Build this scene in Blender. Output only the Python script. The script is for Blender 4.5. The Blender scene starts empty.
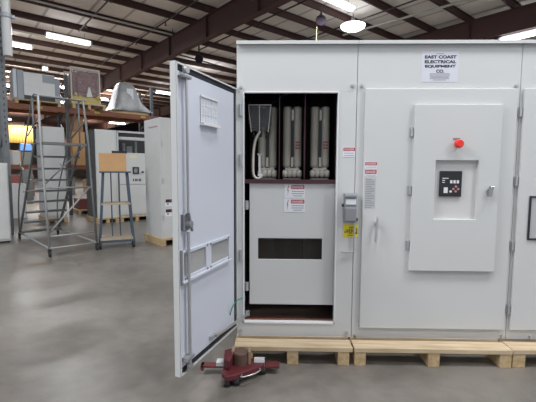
import bpy, bmesh, math, random
from mathutils import Vector, Matrix
random.seed(7)
S = bpy.context.scene
COL = S.collection
R = math.radians

# ------------------------------------------------------------------ camera
CP = Vector((0.1429, -2.9345, 1.4814)); FPX = 378.02
def _cam_rot(p, r, y):
    B = Matrix(((1,0,0),(0,0,-1),(0,1,0)))
    cy, sy = math.cos(y), math.sin(y); Ry = Matrix(((cy,0,-sy),(0,1,0),(sy,0,cy)))
    cp, sp = math.cos(p), math.sin(p); Rp = Matrix(((1,0,0),(0,cp,-sp),(0,sp,cp)))
    cr, sr = math.cos(r), math.sin(r); Rr = Matrix(((cr,-sr,0),(sr,cr,0),(0,0,1)))
    return Rr @ Rp @ Ry @ B
CM = _cam_rot(0.086416, 0.004705, -0.022819)
cam = bpy.data.objects.new('camera', bpy.data.cameras.new('camera')); COL.objects.link(cam)
rt, dn, fw = CM[0], CM[1], CM[2]
cam.matrix_world = Matrix(((rt.x,-dn.x,-fw.x,CP.x),(rt.y,-dn.y,-fw.y,CP.y),(rt.z,-dn.z,-fw.z,CP.z),(0,0,0,1)))
cam.data.sensor_width = 36; cam.data.lens = FPX/536*36; cam.data.clip_end = 200; cam.data.clip_start = 0.05
S.camera = cam

# measured sight lines of the survey, met with the real planes of the place
def ray(px, py): return CM.transposed() @ Vector(((px-268)/FPX, (py-201)/FPX, 1.0))
def onY(px, py, Y):
    q = ray(px, py); return CP + q*((Y-CP.y)/q.y)
def onZ(px, py, z):
    q = ray(px, py); return CP + q*((z-CP.z)/q.z)
AZ = R(48.5)
UU = Vector((math.sin(AZ), math.cos(AZ), 0)); WW = Vector((-math.cos(AZ), math.sin(AZ), 0))
def uw(u, w, z=0): return UU*u + WW*w + Vector((0,0,z))
def onW(px, py, w):
    q = ray(px, py); P = CP + q*((w-CP.dot(WW))/q.dot(WW)); return P.dot(UU), P.z
ROTB = math.pi/2 - AZ                     # turn of the building axes

# ------------------------------------------------------------------ materials
def mat(name, col, rough=0.5, metal=0.0, noise=None, bump=None, spec=0.5, alpha=None, trans=0.0):
    """noise = (scale, amount, second colour)"""
    m = bpy.data.materials.new(name); m.use_nodes = True
    nt = m.node_tree; b = nt.nodes['Principled BSDF']
    b.inputs['Roughness'].default_value = rough; b.inputs['Metallic'].default_value = metal
    b.inputs['Specular IOR Level'].default_value = spec
    b.inputs['Transmission Weight'].default_value = trans
    c4 = (*col, 1)
    b.inputs['Base Color'].default_value = c4
    if noise or bump:
        tc = nt.nodes.new('ShaderNodeTexCoord')
    if noise:
        n = nt.nodes.new('ShaderNodeTexNoise'); n.inputs['Scale'].default_value = noise[0]; n.inputs['Detail'].default_value = 6
        nt.links.new(tc.outputs['Object'], n.inputs['Vector'])
        rp = nt.nodes.new('ShaderNodeValToRGB'); rp.color_ramp.elements[0].position = .5-noise[1]; rp.color_ramp.elements[1].position = .5+noise[1]
        rp.color_ramp.elements[0].color = c4; rp.color_ramp.elements[1].color = (*noise[2], 1)
        nt.links.new(n.outputs['Fac'], rp.inputs['Fac']); nt.links.new(rp.outputs['Color'], b.inputs['Base Color'])
    if bump:
        n2 = nt.nodes.new('ShaderNodeTexNoise'); n2.inputs['Scale'].default_value = bump[0]; n2.inputs['Detail'].default_value = 4
        nt.links.new(tc.outputs['Object'], n2.inputs['Vector'])
        bp = nt.nodes.new('ShaderNodeBump'); bp.inputs['Strength'].default_value = bump[1]; bp.inputs['Distance'].default_value = .02
        nt.links.new(n2.outputs['Fac'], bp.inputs['Height']); nt.links.new(bp.outputs['Normal'], b.inputs['Normal'])
    if alpha is not None:
        b.inputs['Alpha'].default_value = alpha
    return m
def wood(name, c1, c2, axis=0, rough=.75):
    m = bpy.data.materials.new(name); m.use_nodes = True; nt = m.node_tree; b = nt.nodes['Principled BSDF']
    b.inputs['Roughness'].default_value = rough; b.inputs['Specular IOR Level'].default_value = .25
    tc = nt.nodes.new('ShaderNodeTexCoord'); mp = nt.nodes.new('ShaderNodeMapping')
    sc = [14, 14, 14]; sc[axis] = 1.3; mp.inputs['Scale'].default_value = sc
    n = nt.nodes.new('ShaderNodeTexNoise'); n.inputs['Scale'].default_value = 2.2; n.inputs['Detail'].default_value = 8
    rp = nt.nodes.new('ShaderNodeValToRGB'); rp.color_ramp.elements[0].position = .32; rp.color_ramp.elements[1].position = .68
    rp.color_ramp.elements[0].color = (*c1,1); rp.color_ramp.elements[1].color = (*c2,1)
    nt.links.new(tc.outputs['Object'], mp.inputs['Vector']); nt.links.new(mp.outputs['Vector'], n.inputs['Vector'])
    nt.links.new(n.outputs['Fac'], rp.inputs['Fac']); nt.links.new(rp.outputs['Color'], b.inputs['Base Color'])
    return m
def emit(name, col, strength):
    m = bpy.data.materials.new(name); m.use_nodes = True; nt = m.node_tree
    for n in list(nt.nodes): nt.nodes.remove(n)
    e = nt.nodes.new('ShaderNodeEmission'); e.inputs['Color'].default_value = (*col,1); e.inputs['Strength'].default_value = strength
    o = nt.nodes.new('ShaderNodeOutputMaterial'); nt.links.new(e.outputs[0], o.inputs[0]); return m
def clear(name, col, fac, rough=.05):
    """clear sheet plastic: mostly see-through with a sheen"""
    m = bpy.data.materials.new(name); m.use_nodes = True; nt = m.node_tree
    b = nt.nodes['Principled BSDF']; b.inputs['Base Color'].default_value = (*col,1); b.inputs['Roughness'].default_value = rough
    t = nt.nodes.new('ShaderNodeBsdfTransparent'); mx = nt.nodes.new('ShaderNodeMixShader'); mx.inputs[0].default_value = fac
    o = nt.nodes['Material Output']; nt.links.new(t.outputs[0], mx.inputs[1]); nt.links.new(b.outputs[0], mx.inputs[2]); nt.links.new(mx.outputs[0], o.inputs[0])
    return m

PAINT = mat('grey_enamel', (.575,.575,.565), .42, bump=(90,.02), spec=.4)
PAINT_COOL_LIT = mat('cool_lit_door_enamel', (.56,.58,.645), .45, spec=.4)  # grey enamel with the cool light on the door tinted into it
PAINT_OLD = mat('grey_cabinet_enamel', (.50,.50,.485), .5, noise=(3,.3,(.55,.55,.53)), spec=.3)
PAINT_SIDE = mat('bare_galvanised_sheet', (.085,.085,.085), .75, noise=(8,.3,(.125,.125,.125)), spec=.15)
DARKIN = mat('shaded_barrier_board', (.018,.015,.016), .45, noise=(6,.3,(.03,.024,.024)))  # barrier board, darkened to put the unlit interior's shade into the colour
REDBAR = mat('dark_red_insulating_board', (.055,.016,.022), .3)
CREAM = mat('cream_epoxy', (.56,.53,.44), .4)
PORC = mat('pale_insulator', (.62,.58,.50), .3)
SILVER = mat('plated_steel', (.62,.62,.62), .3, .9)
CHROME = mat('dark_chrome', (.42,.42,.42), .18, .95)
STEEL = mat('zinc_steel', (.50,.50,.51), .42, .75)
GREYP = mat('grey_hardware', (.27,.28,.29), .45, .3)
GASKET = mat('black_gasket', (.012,.012,.02), .7)
WHITE = mat('white_plastic', (.72,.72,.72), .4)
PAPER = mat('white_paper', (.70,.71,.74), .6)
PLACARD = mat('grey_placard', (.47,.47,.47), .5)
INK = mat('black_ink', (.02,.02,.035), .6)
GREYINK = mat('grey_ink', (.22,.22,.24), .6)
RED = mat('red_label_ink', (.42,.05,.06), .5)
ESTOP = mat('red_button_plastic', (.80,.035,.025), .35)
YELLOW = mat('yellow_label', (.80,.66,.02), .5)
REELB = mat('dull_reel_black', (.022,.016,.022), .8, spec=.15)
BLACK = mat('black_plastic', (.018,.018,.02), .35)
GLASSW = clear('clear_acrylic', (.06,.05,.045), .25)
SMOKE = clear('smoked_polycarbonate', (.11,.11,.115), .5, .2)
DOORPANE = mat('door_viewing_pane', (.36,.355,.345), .12)
PINE = wood('pine_board', (.42,.31,.19), (.60,.48,.33), 0)
PINE_Y = wood('pine_stringer', (.40,.27,.14), (.55,.41,.24), 1)
PINE_OLD = wood('weathered_pine', (.36,.25,.13), (.55,.40,.22), 0)
JACKRED = mat('worn_red_paint', (.085,.012,.017), .42, noise=(14,.22,(.14,.028,.03)))
RUST = mat('brown_rubber_pad', (.085,.045,.035), .6, noise=(20,.3,(.13,.075,.055)))
RUBBER = mat('dark_rubber', (.02,.02,.02), .6)
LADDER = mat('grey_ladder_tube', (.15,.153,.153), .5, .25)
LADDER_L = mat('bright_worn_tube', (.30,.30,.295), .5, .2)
BLUE = mat('blue_grey_steel', (.040,.060,.088), .5, noise=(12,.3,(.06,.08,.11)))
CARD = mat('cardboard', (.47,.27,.12), .8, noise=(4,.3,(.53,.32,.15)))
CARD_D = mat('brown_carton', (.27,.15,.07), .8, noise=(4,.3,(.33,.19,.10)))
PLY = mat('worn_plywood', (.33,.26,.19), .75, noise=(9,.3,(.42,.35,.27)))
RACKO = mat('rack_beam_orange', (.17,.052,.026), .6, noise=(5,.3,(.22,.075,.04)))
RACKG = mat('rack_upright_dark', (.055,.065,.07), .5)
RACKGREY = mat('rack_upright_grey', (.10,.11,.115), .55, noise=(7,.3,(.15,.16,.17)))
WRAP = mat('stretch_film', (.52,.54,.56), .25, bump=(5,.5))
WRAPG = mat('grey_wrap_edge', (.31,.33,.36), .35)
TARP = mat('silver_tarpaulin', (.24,.25,.26), .4, noise=(2.5,.2,(.50,.50,.50)), bump=(9,1.0))
FILM = clear('clear_film', (.8,.8,.8), .07, .15)
MAROON = mat('maroon_machine', (.15,.03,.038), .45, noise=(7,.22,(.24,.13,.13)))
STRAWY = mat('dull_yellow_sticker', (.40,.31,.06), .6)
CONE = mat('orange_cone', (.65,.05,.02), .5)
BEAM = mat('red_oxide_steel', (.070,.032,.027), .6, noise=(2,.3,(.085,.040,.034)))
PURLIN = mat('dark_oxide_purlin', (.062,.030,.027), .6)
PIPE = mat('galvanised_conduit', (.48,.47,.44), .45, .2)
DARKPIPE = mat('dark_pipe', (.05,.035,.032), .5)
PVC = mat('white_pvc', (.42,.42,.41), .4)
LAMPW = mat('lamp_housing', (.70,.70,.70), .5)
LAMP = emit('lamp_lens', (.93,.96,1), 9)
CURTAIN = mat('amber_curtain', (.95,.55,.12), .4, noise=(2.5,.3,(1.0,.68,.22)))
TARPB = mat('blue_tarpaulin', (.05,.14,.40), .5)
REDSTUFF = mat('faded_red_paint', (.14,.035,.03), .6)
GREENW = mat('green_wire', (.02,.25,.17), .4)
BROWNIN = mat('brown_base_board', (.14,.095,.075), .5, noise=(4,.3,(.18,.12,.095)))
YCORD = mat('yellow_cord', (.25,.22,.10), .5)

# ------------------------------------------------------------------ builders
WM = {}
def empty(name, label, cat, loc, rz=0.0, group=None, kind=None):
    o = bpy.data.objects.new(name, None); COL.objects.link(o); o.empty_display_size = .1
    o.location = loc; o.rotation_euler = (0,0,rz)
    WM[o] = Matrix.Translation(Vector(loc)) @ Matrix.Rotation(rz, 4, 'Z')
    tag(o, label, cat, group, kind); return o
def tag(o, label=None, cat=None, group=None, kind=None):
    if label: o['label'] = label
    if cat: o['category'] = cat
    if group: o['group'] = group
    if kind: o['kind'] = kind
    return o
I4 = Matrix.Identity(4)
class MB:
    """collects shapes (given in `frame` coordinates) into ONE mesh object"""
    def __init__(s, frame=None): s.bm = bmesh.new(); s.f = frame or I4
    def _v(s, P): return [s.bm.verts.new(s.f @ Vector(p)) for p in P]
    def _faces(s, vs, F):
        for f in F:
            try: s.bm.faces.new([vs[i] for i in f])
            except ValueError: pass
    def hexa(s, P):
        vs = s._v(P); s._faces(vs, ((0,3,2,1),(4,5,6,7),(0,1,5,4),(1,2,6,5),(2,3,7,6),(3,0,4,7))); return s
    def box(s, x0, x1, y0, y1, z0, z1):
        return s.hexa([(x0,y0,z0),(x1,y0,z0),(x1,y1,z0),(x0,y1,z0),(x0,y0,z1),(x1,y0,z1),(x1,y1,z1),(x0,y1,z1)])
    def bar(s, p, q, w, h=None, up=(0,0,1)):
        h = h or w; p = Vector(p); q = Vector(q); d = (q-p).normalized(); up = Vector(up)
        if abs(d.dot(up)) > .98: up = Vector((0,1,0))
        a = d.cross(up).normalized()*w/2; b = a.normalized().cross(d).normalized()*h/2
        return s.hexa([p-a-b, p+a-b, p+a+b, p-a+b, q-a-b, q+a-b, q+a+b, q-a+b])
    def cyl(s, p, q, r, n=12, r2=None):
        p = Vector(p); q = Vector(q); d = (q-p).normalized(); r2 = r if r2 is None else r2
        a = d.orthogonal().normalized(); b = d.cross(a)
        A = s._v([p+(a*math.cos(t)+b*math.sin(t))*r for t in [2*math.pi*i/n for i in range(n)]])
        B = s._v([q+(a*math.cos(t)+b*math.sin(t))*r2 for t in [2*math.pi*i/n for i in range(n)]])
        for i in range(n): s.bm.faces.new((A[i],A[(i+1)%n],B[(i+1)%n],B[i]))
        s.bm.faces.new(A[::-1]); s.bm.faces.new(B); return s
    def tube(s, pts, r, n=8, smooth=True):
        P = [Vector(p) for p in pts]
        if smooth and len(P) > 2:
            Q = []
            for i in range(len(P)-1):
                p0 = P[max(i-1,0)]; p1 = P[i]; p2 = P[i+1]; p3 = P[min(i+2,len(P)-1)]
                for k in range(5):
                    t = k/5
                    Q.append(.5*((2*p1)+(p2-p0)*t+(2*p0-5*p1+4*p2-p3)*t*t+(3*p1-p0-3*p2+p3)*t**3))
            Q.append(P[-1]); P = Q
        rings = []; a = None
        for i, p in enumerate(P):
            d = (P[min(i+1,len(P)-1)]-P[max(i-1,0)]).normalized()
            if a is None: a = d.orthogonal().normalized()
            else:
                a = (a-d*a.dot(d)); a = a.normalized() if a.length > 1e-6 else d.orthogonal().normalized()
            b = d.cross(a)
            rings.append(s._v([p+(a*math.cos(2*math.pi*k/n)+b*math.sin(2*math.pi*k/n))*r for k in range(n)]))
        for A, B in zip(rings, rings[1:]):
            for k in range(n): s.bm.faces.new((A[k],A[(k+1)%n],B[(k+1)%n],B[k]))
        s.bm.faces.new(rings[0][::-1]); s.bm.faces.new(rings[-1]); return s
    def prism(s, poly, z0, z1):
        n = len(poly); A = s._v([(x,y,z0) for x,y in poly]); B = s._v([(x,y,z1) for x,y in poly])
        for i in range(n): s.bm.faces.new((A[i],A[(i+1)%n],B[(i+1)%n],B[i]))
        s.bm.faces.new(A[::-1]); s.bm.faces.new(B); return s
    def lathe(s, prof, c=(0,0,0), n=20):
        c = Vector(c); rings = []
        for r, z in prof:
            rings.append(s._v([c+Vector((r*math.cos(2*math.pi*k/n), r*math.sin(2*math.pi*k/n), z)) for k in range(n)]))
        for A, B in zip(rings, rings[1:]):
            for k in range(n): s.bm.faces.new((A[k],A[(k+1)%n],B[(k+1)%n],B[k]))
        s.bm.faces.new(rings[0][::-1]); s.bm.faces.new(rings[-1]); return s
    def holed(s, x0, x1, z0, z1, a0, a1, b0, b1, y0, y1):
        o = [(x0,z0),(x1,z0),(x1,z1),(x0,z1)]; i = [(a0,b0),(a1,b0),(a1,b1),(a0,b1)]
        V = [[s.bm.verts.new(s.f @ Vector((x,y,z))) for x,z in L] for y in (y0,y1) for L in (o,i)]
        for k in range(4):
            q = (k+1)%4
            s.bm.faces.new((V[0][k],V[0][q],V[1][q],V[1][k])); s.bm.faces.new((V[2][k],V[2][q],V[3][q],V[3][k]))
            s.bm.faces.new((V[0][k],V[0][q],V[2][q],V[2][k])); s.bm.faces.new((V[1][k],V[1][q],V[3][q],V[3][k]))
        return s
    def frame(s, x0, x1, z0, z1, y0, y1, t, tb=None):
        tb = tb or t
        s.box(x0,x0+t,y0,y1,z0,z1); s.box(x1-t,x1,y0,y1,z0,z1); s.box(x0+t,x1-t,y0,y1,z0,z0+tb); return s.box(x0+t,x1-t,y0,y1,z1-tb,z1)
    def build(s, name, m, parent=None, bevel=0, smooth=False, label=None, origin=None):
        top = parent
        M = I4
        if parent is not None: M = WM[parent].inverted()
        elif origin is not None: M = Matrix.Translation(-Vector(origin))
        bmesh.ops.recalc_face_normals(s.bm, faces=s.bm.faces)
        for v in s.bm.verts: v.co = M @ v.co
        me = bpy.data.meshes.new(name); s.bm.to_mesh(me); s.bm.free()
        o = bpy.data.objects.new(name, me); COL.objects.link(o); me.materials.append(m)
        if smooth:
            for p in me.polygons: p.use_smooth = True
        if parent is not None: o.parent = parent; WM[o] = WM[parent]
        else:
            o.location = origin or (0,0,0); WM[o] = Matrix.Translation(Vector(origin or (0,0,0)))
        if bevel:
            b = o.modifiers.new('bevel','BEVEL'); b.width = bevel; b.segments = 2; b.limit_method = 'ANGLE'
        if label: o['label'] = label
        return o
def writing(name, txt, frame, w, h, m, parent, x=0, z=0, off=.0, label=None):
    """raised lettering filling w x h, centred at (x, z) on the frame's face (x right, z up, -y outwards)"""
    cu = bpy.data.curves.new('t', 'FONT'); cu.body = txt; cu.align_x = 'CENTER'; cu.align_y = 'CENTER'; cu.offset = off; cu.space_line = 1.0
    ob = bpy.data.objects.new('t', cu); COL.objects.link(ob)
    dg = bpy.context.evaluated_depsgraph_get(); me = bpy.data.meshes.new_from_object(ob.evaluated_get(dg))
    bpy.data.objects.remove(ob); bpy.data.curves.remove(cu)
    xs = [v.co.x for v in me.vertices]; ys = [v.co.y for v in me.vertices]
    sx = w/(max(xs)-min(xs)); sy = h/(max(ys)-min(ys)); cx = (max(xs)+min(xs))/2; cy = (max(ys)+min(ys))/2
    M = WM[parent].inverted() @ frame
    for v in me.vertices: v.co = M @ Vector((x+(v.co.x-cx)*sx, -.0006, z+(v.co.y-cy)*sy))
    me.name = name; me.materials.append(m)
    o = bpy.data.objects.new(name, me); COL.objects.link(o); o.parent = parent; WM[o] = WM[parent]
    if label: o['label'] = label
    return o
def copy_tree(o, parent=None):
    c = o.copy(); COL.objects.link(c)
    if parent is not None: c.parent = parent
    for ch in [k for k in bpy.data.objects if k.parent == o and k is not c]: copy_tree(ch, c)
    return c
def structure(name, mb, m, bevel=0):
    o = mb.build(name, m, bevel=bevel); o['kind'] = 'structure'; return o
B = Matrix.Rotation(ROTB, 4, 'Z')                     # building frame: x = u, y = w
def fr(o): return WM[o]
def FX(x0,y0,x1,y1,Y=0.0):
    """upright rectangle on the plane Y seen between two corners: X0, X1, Z0, Z1"""
    ym = (y0+y1)/2; xm = (x0+x1)/2
    return onY(x0,ym,Y).x, onY(x1,ym,Y).x, onY(xm,y1,Y).z, onY(xm,y0,Y).z
def T(x,y,z): return Matrix.Translation((x,y,z))

# ================================================================== SETTING
mfl = bpy.data.materials.new('concrete_floor'); mfl.use_nodes = True
nt = mfl.node_tree; b = nt.nodes['Principled BSDF']; tc = nt.nodes.new('ShaderNodeTexCoord')
n1 = nt.nodes.new('ShaderNodeTexNoise'); n1.inputs['Scale'].default_value = .9; n1.inputs['Detail'].default_value = 9; n1.inputs['Roughness'].default_value = .62
n2 = nt.nodes.new('ShaderNodeTexNoise'); n2.inputs['Scale'].default_value = 7; n2.inputs['Detail'].default_value = 8; n2.inputs['Roughness'].default_value = .7
mx = nt.nodes.new('ShaderNodeMath'); mx.operation = 'MULTIPLY_ADD'; mx.inputs[1].default_value = .45
rp = nt.nodes.new('ShaderNodeValToRGB'); e = rp.color_ramp.elements
e[0].position = .50; e[0].color = (.088,.079,.069,1); e[1].position = .88; e[1].color = (.178,.161,.140,1)
nt.links.new(tc.outputs['Object'], n1.inputs['Vector']); nt.links.new(tc.outputs['Object'], n2.inputs['Vector'])
nt.links.new(n2.outputs['Fac'], mx.inputs[0]); nt.links.new(n1.outputs['Fac'], mx.inputs[2])
nt.links.new(mx.outputs[0], rp.inputs['Fac']); nt.links.new(rp.outputs['Color'], b.inputs['Base Color'])
rr = nt.nodes.new('ShaderNodeMapRange'); rr.inputs['From Min'].default_value = .3; rr.inputs['From Max'].default_value = .7
rr.inputs['To Min'].default_value = .26; rr.inputs['To Max'].default_value = .46
nt.links.new(n1.outputs['Fac'], rr.inputs['Value']); nt.links.new(rr.outputs['Result'], b.inputs['Roughness'])
structure('floor', MB(B).box(-10,40,-12,64,-.2,0), mfl)

mce = bpy.data.materials.new('roof_insulation_facing'); mce.use_nodes = True
nt = mce.node_tree; b = nt.nodes['Principled BSDF']; b.inputs['Roughness'].default_value = .55
tc = nt.nodes.new('ShaderNodeTexCoord'); mp = nt.nodes.new('ShaderNodeMapping'); mp.inputs['Rotation'].default_value = (0,0,-ROTB)
wv = nt.nodes.new('ShaderNodeTexWave'); wv.bands_direction = 'X'; wv.inputs['Scale'].default_value = .26; wv.inputs['Distortion'].default_value = 0
rp = nt.nodes.new('ShaderNodeValToRGB'); e = rp.color_ramp.elements
e[0].position = 0; e[0].color = (.46,.42,.38,1); e[1].position = .03; e[1].color = (.86,.80,.74,1)
nz = nt.nodes.new('ShaderNodeTexNoise'); nz.inputs['Scale'].default_value = .7; nz.inputs['Detail'].default_value = 5
mm = nt.nodes.new('ShaderNodeMixRGB'); mm.blend_type = 'MULTIPLY'; mm.inputs[0].default_value = .15
nt.links.new(tc.outputs['Object'], mp.inputs['Vector']); nt.links.new(mp.outputs['Vector'], wv.inputs['Vector']); nt.links.new(tc.outputs['Object'], nz.inputs['Vector'])
nt.links.new(wv.outputs['Fac'], rp.inputs['Fac']); nt.links.new(rp.outputs['Color'], mm.inputs[1]); nt.links.new(nz.outputs['Fac'], mm.inputs[2])
nt.links.new(mm.outputs[0], b.inputs['Base Color'])
HP = 6.96
structure('ceiling', MB(B).box(-10,40,-12,64,HP+.21,HP+.35), mce)
mw = mat('far_wall_sheeting', (.11,.085,.07), .7, noise=(.6,.3,(.16,.13,.11)))
structure('wall_far', MB(B).box(-10,40,64,64.2,0,HP+.35), mw)
structure('wall_right', MB(B).box(40,40.2,-12,64.2,0,HP+.35), mw)
# rafters (tapered I-sections), purlins
def rafter(u):
    m = MB(B)
    m.box(u-.012,u+.012,-12,64,HP-.78,HP-.012); m.box(u-.12,u+.12,-12,64,HP-.80,HP-.78); m.box(u-.12,u+.12,-12,64,HP-.016,HP)
    for w in range(-11, 63, 3): m.box(u-.11,u+.11,w-.008,w+.008,HP-.78,HP-.016)
    return structure('roof_rafter', m, BEAM)
for u in (-1.98, 5.66, 13.3, 20.9, 28.5, 36.1): rafter(u)
WC = -2.292
pw = [-1.9,-.9,.2,1.35,2.5,3.58,4.69,5.64,6.7,7.74,9.15,10.4,11.6,12.8,14.0,15.2,16.4,17.6,18.8,20,21.2,22.4,23.6,24.8,26]+[27.15+1.15*i for i in range(19)]
for w in pw:
    w = WC + 1.33*(w-WC)
    m = MB(B); m.box(-10,40,w-.005,w+.005,HP,HP+.20); m.box(-10,40,w,w+.075,HP,HP+.008); m.box(-10,40,w-.075,w,HP+.192,HP+.20)
    structure('roof_purlin', m, PURLIN)

# ---- pipes and conduits under the roof
def pipe(name, p, q, r, m, label, group=None):
    c = (Vector(p)+Vector(q))/2
    o = MB().cyl(p, q, r, 8).build(name, m, origin=c); return tag(o, label, 'pipe', group)
pipe('electrical_conduit', onZ(478,-3,6.86), onZ(343,35,6.86), .042, PIPE, 'pale galvanised conduit crossing under the purlins above the closed cabinet')
pipe('electrical_conduit', uw(-8,12.3,6.84), uw(5.4,12.3,6.84), .035, PIPE, 'thin pale conduit along a purlin in front of the long fluorescent lamp')
pipe('electrical_conduit', uw(-8,15.9,6.84), uw(5.4,15.9,6.84), .035, PIPE, 'thin pale conduit along a purlin just behind the long fluorescent lamp')
for u, w0, w1, lab in ((2.47,7.5,14.6,'dark sprinkler pipe crossing the purlins above the stretch-wrapped panel'),
                  (4.67,8.2,19,'dark sprinkler pipe ending beside the big rafter above the open door'),
                  (7.36,3,13.5,'dark sprinkler pipe under the roof above the open cabinet'),
                  (10.02,3.5,12,'dark sprinkler pipe passing between the two bright lamps over the cabinets')):
    m = MB().cyl(uw(u,w0,6.93), uw(u,w1,6.93), .028, 8)
    k = w0+.3
    while k < w1: m.cyl(uw(u,k,6.93), uw(u,k,6.80), .022, 6); m.cyl(uw(u,k,6.80), uw(u,k,6.785), .045, 8); k += 2.9
    tag(m.build('sprinkler_pipe', DARKPIPE, origin=uw(u,(w0+w1)/2,6.93)), lab, 'pipe')
pa, pb = onZ(176,54,6.2), onZ(242,72,6.2)
pipe('air_line', pa, pb, .03, DARKPIPE, 'dark air line hung below the roof between open door and cabinet')

# ---- lamps and added fill lights
def add_area(loc, sx, sy, power, rz, col=(.93,.96,1), rot=None):
    l = bpy.data.lights.new('lamp_or_fill_light','AREA'); l.shape = 'RECTANGLE'; l.size = sx; l.size_y = sy; l.energy = power; l.color = col
    o = bpy.data.objects.new('lamp_or_fill_light', l); COL.objects.link(o); o.location = loc; o.rotation_euler = rot or (0,0,rz); return o
LP = 300
def strip_lamp(u, w, z, L, label, power=LP, turn=0):
    e = empty('fluorescent_lamp', label, 'lamp', uw(u,w,z), ROTB+turn, 'fluorescent lamps under the roof'); f = fr(e)
    MB(f).box(-L/2,L/2,-.07,.07,.02,.09).build('housing', LAMPW, e)
    m = MB(f @ Matrix.Rotation(math.pi/2,4,'Y') @ Matrix.Rotation(math.pi/2,4,'Z'))
    m.prism([(-.13,.0),(-.11,-.07),(-.05,-.10),(.05,-.10),(.11,-.07),(.13,0),(.07,.03),(-.07,.03)],-L/2,L/2-.05); m.build('lens', LAMP, e)
    MB(f).box(L/2-.05,L/2+.02,-.12,.12,-.09,.04).build('end_cap', LAMPW, e); MB(f).box(-L/2-.02,-L/2,-.12,.12,-.09,.04).build('end_cap', LAMPW, e)
    for x in (-L*.35, L*.35): MB(f).cyl((x,0,.08),(x,0,HP-z),.006,6).build('hanger', DARKPIPE, e)
    if power: add_area(uw(u,w,z-.13), L, .25, power, ROTB+turn)
strip_lamp(2.15,14.8,6.6,1.62,'long bright fluorescent lamp under the roof above the wrapped panel, largest at left')
strip_lamp(0.55,17.0,6.6,1.3,'bright fluorescent lamp half hidden beside the white vertical pipe, upper of two')
strip_lamp(1.2,26.2,6.5,1.6,'bright far fluorescent lamp beside the left rack upright, lower of two')
strip_lamp(2.3,20.6,6.6,.25,'small far lamp glinting above the wrapped panel',60)
strip_lamp(9.9,22.4,6.6,1.6,'far lamp left of the open door, lower of a close pair')
strip_lamp(10.1,20.6,6.6,1.6,'far lamp left of the open door, upper of a close pair')
strip_lamp(7.75,5.75,6.7,1.6,'bright oval lamp cut by the top edge above the round lamp')
p_ = (onZ(511,37,6.05)+onZ(556,28,6.05))/2
strip_lamp(p_.dot(UU),p_.dot(WW),6.05,2.0,'wide bright lamp at the right edge just over the cabinet roof',LP,math.pi/2)
for u_, w_, lab in ((3.0,27.5,'distant lamp low behind the racks, left of the ladder top'),(6.5,26.5,'distant lamp low behind the racks, above the small carton cabinet'),(5.1,30,'distant lamp behind the grey cabinets above the cart'),(3.9,24,'distant lamp seen between crate and tarpaulin')):
    strip_lamp(u_,w_,6.4,1.6,lab,120)
for u_, w_, lab in ((4.2,36,'far lamp low over the distant rack, right of the ladder posts'),(9.5,33,'far lamp low over the distant rack behind the tarpaulin'),(2.4,44,'tiny far lamp between the ladder rails below the rack beam'),(12.5,40,'tiny far lamp just left of the tall cabinet top')):
    strip_lamp(u_,w_,6.3,1.8,lab,100)
for u_, w_ in ((2,26),(8,27),(2,34),(9,36),(4,44),(11,46),(6,55)):
    add_area(uw(u_,w_,6.0), 2.4, .5, 260, 0, (1,.84,.66), (math.pi,0,ROTB))  # unseen upward fill lights added to brighten the far roof
# high-bay lamp with a glowing bowl
hp = onZ(353,25.5,6.55)
e = empty('high_bay_lamp','round glowing bowl lamp hanging right of the black cord reel','lamp',hp); f = fr(e)
MB(f).lathe([(.10,-.17),(.26,-.15),(.41,-.07),(.43,.0),(.38,.02)],n=24).build('bowl', LAMP, e, smooth=True)
MB(f).lathe([(.30,.025),(.14,.07),(.08,.13),(.08,.26)],n=20).build('housing', GREYP, e, smooth=True)
MB(f).cyl((0,0,.26),(0,0,HP-6.55),.012,8).build('hanger', DARKPIPE, e)
add_area(hp+Vector((0,0,-.28)), .5, .5, LP, 0)
# unseen area lights without fixtures, standing in for lamp rows outside the picture
OFF = [(-.7,-1.7,.42),(1.6,-3.1,.55),(-4.5,1.5,1),(8,-3.0,.8),(1.9,-7.5,.8),(16.5,-3,.8),(-7,1,1),(9.4,16.5,.6),(0,5.2,.3)]  # leading pair added to brighten the cabinet fronts towards the top
for u, w, k_ in OFF:
    add_area(uw(u,w,6.1), 1.6, .3, LP*k_, ROTB)
    add_area(uw(u,w,6.25), 1.6, .3, LP*k_*.16, 0, rot=(math.pi,0,ROTB))  # upward fill added to lift the ceiling brightness

# ---- cord reels and the drop cable
def reel(px, py, z, r, label, cord):
    p = onZ(px,py,z); e = empty('cord_reel', label, 'cord reel', p, R(-8), 'hanging cord reels'); f = fr(e)
    m = MB(f); m.cyl((0,-.07,0),(0,-.05,0),r,24); m.cyl((0,.05,0),(0,.07,0),r,24); m.cyl((0,-.05,0),(0,.05,0),r*.8,20); m.build('drum', REELB, e)
    MB(f).box(-.03,.03,-.012,.012,r*.9,HP-z).box(-.05,.05,-.09,.09,r,r+.03).build('bracket', DARKPIPE, e)
    if cord: MB(f).tube([(-r*.8,0,-.1),(-r*.85,0,-.5),(-r*.85,.02,-1.2)],.018).build('cord', YCORD, e)
reel(321,20.8,6.45,.175,'black round cord reel with yellow cord hanging over the open cabinet',True)
reel(199,59,6.0,.16,'small dark cord reel hanging above the open door top',False)
p = onZ(172.5,28,HP-.8)
tag(MB().cyl(p,(p.x,p.y,2.6),.012,6).build('drop_cable', DARKPIPE, origin=p),'thin dark cable dropping from the big rafter behind the open door','cable')

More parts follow.
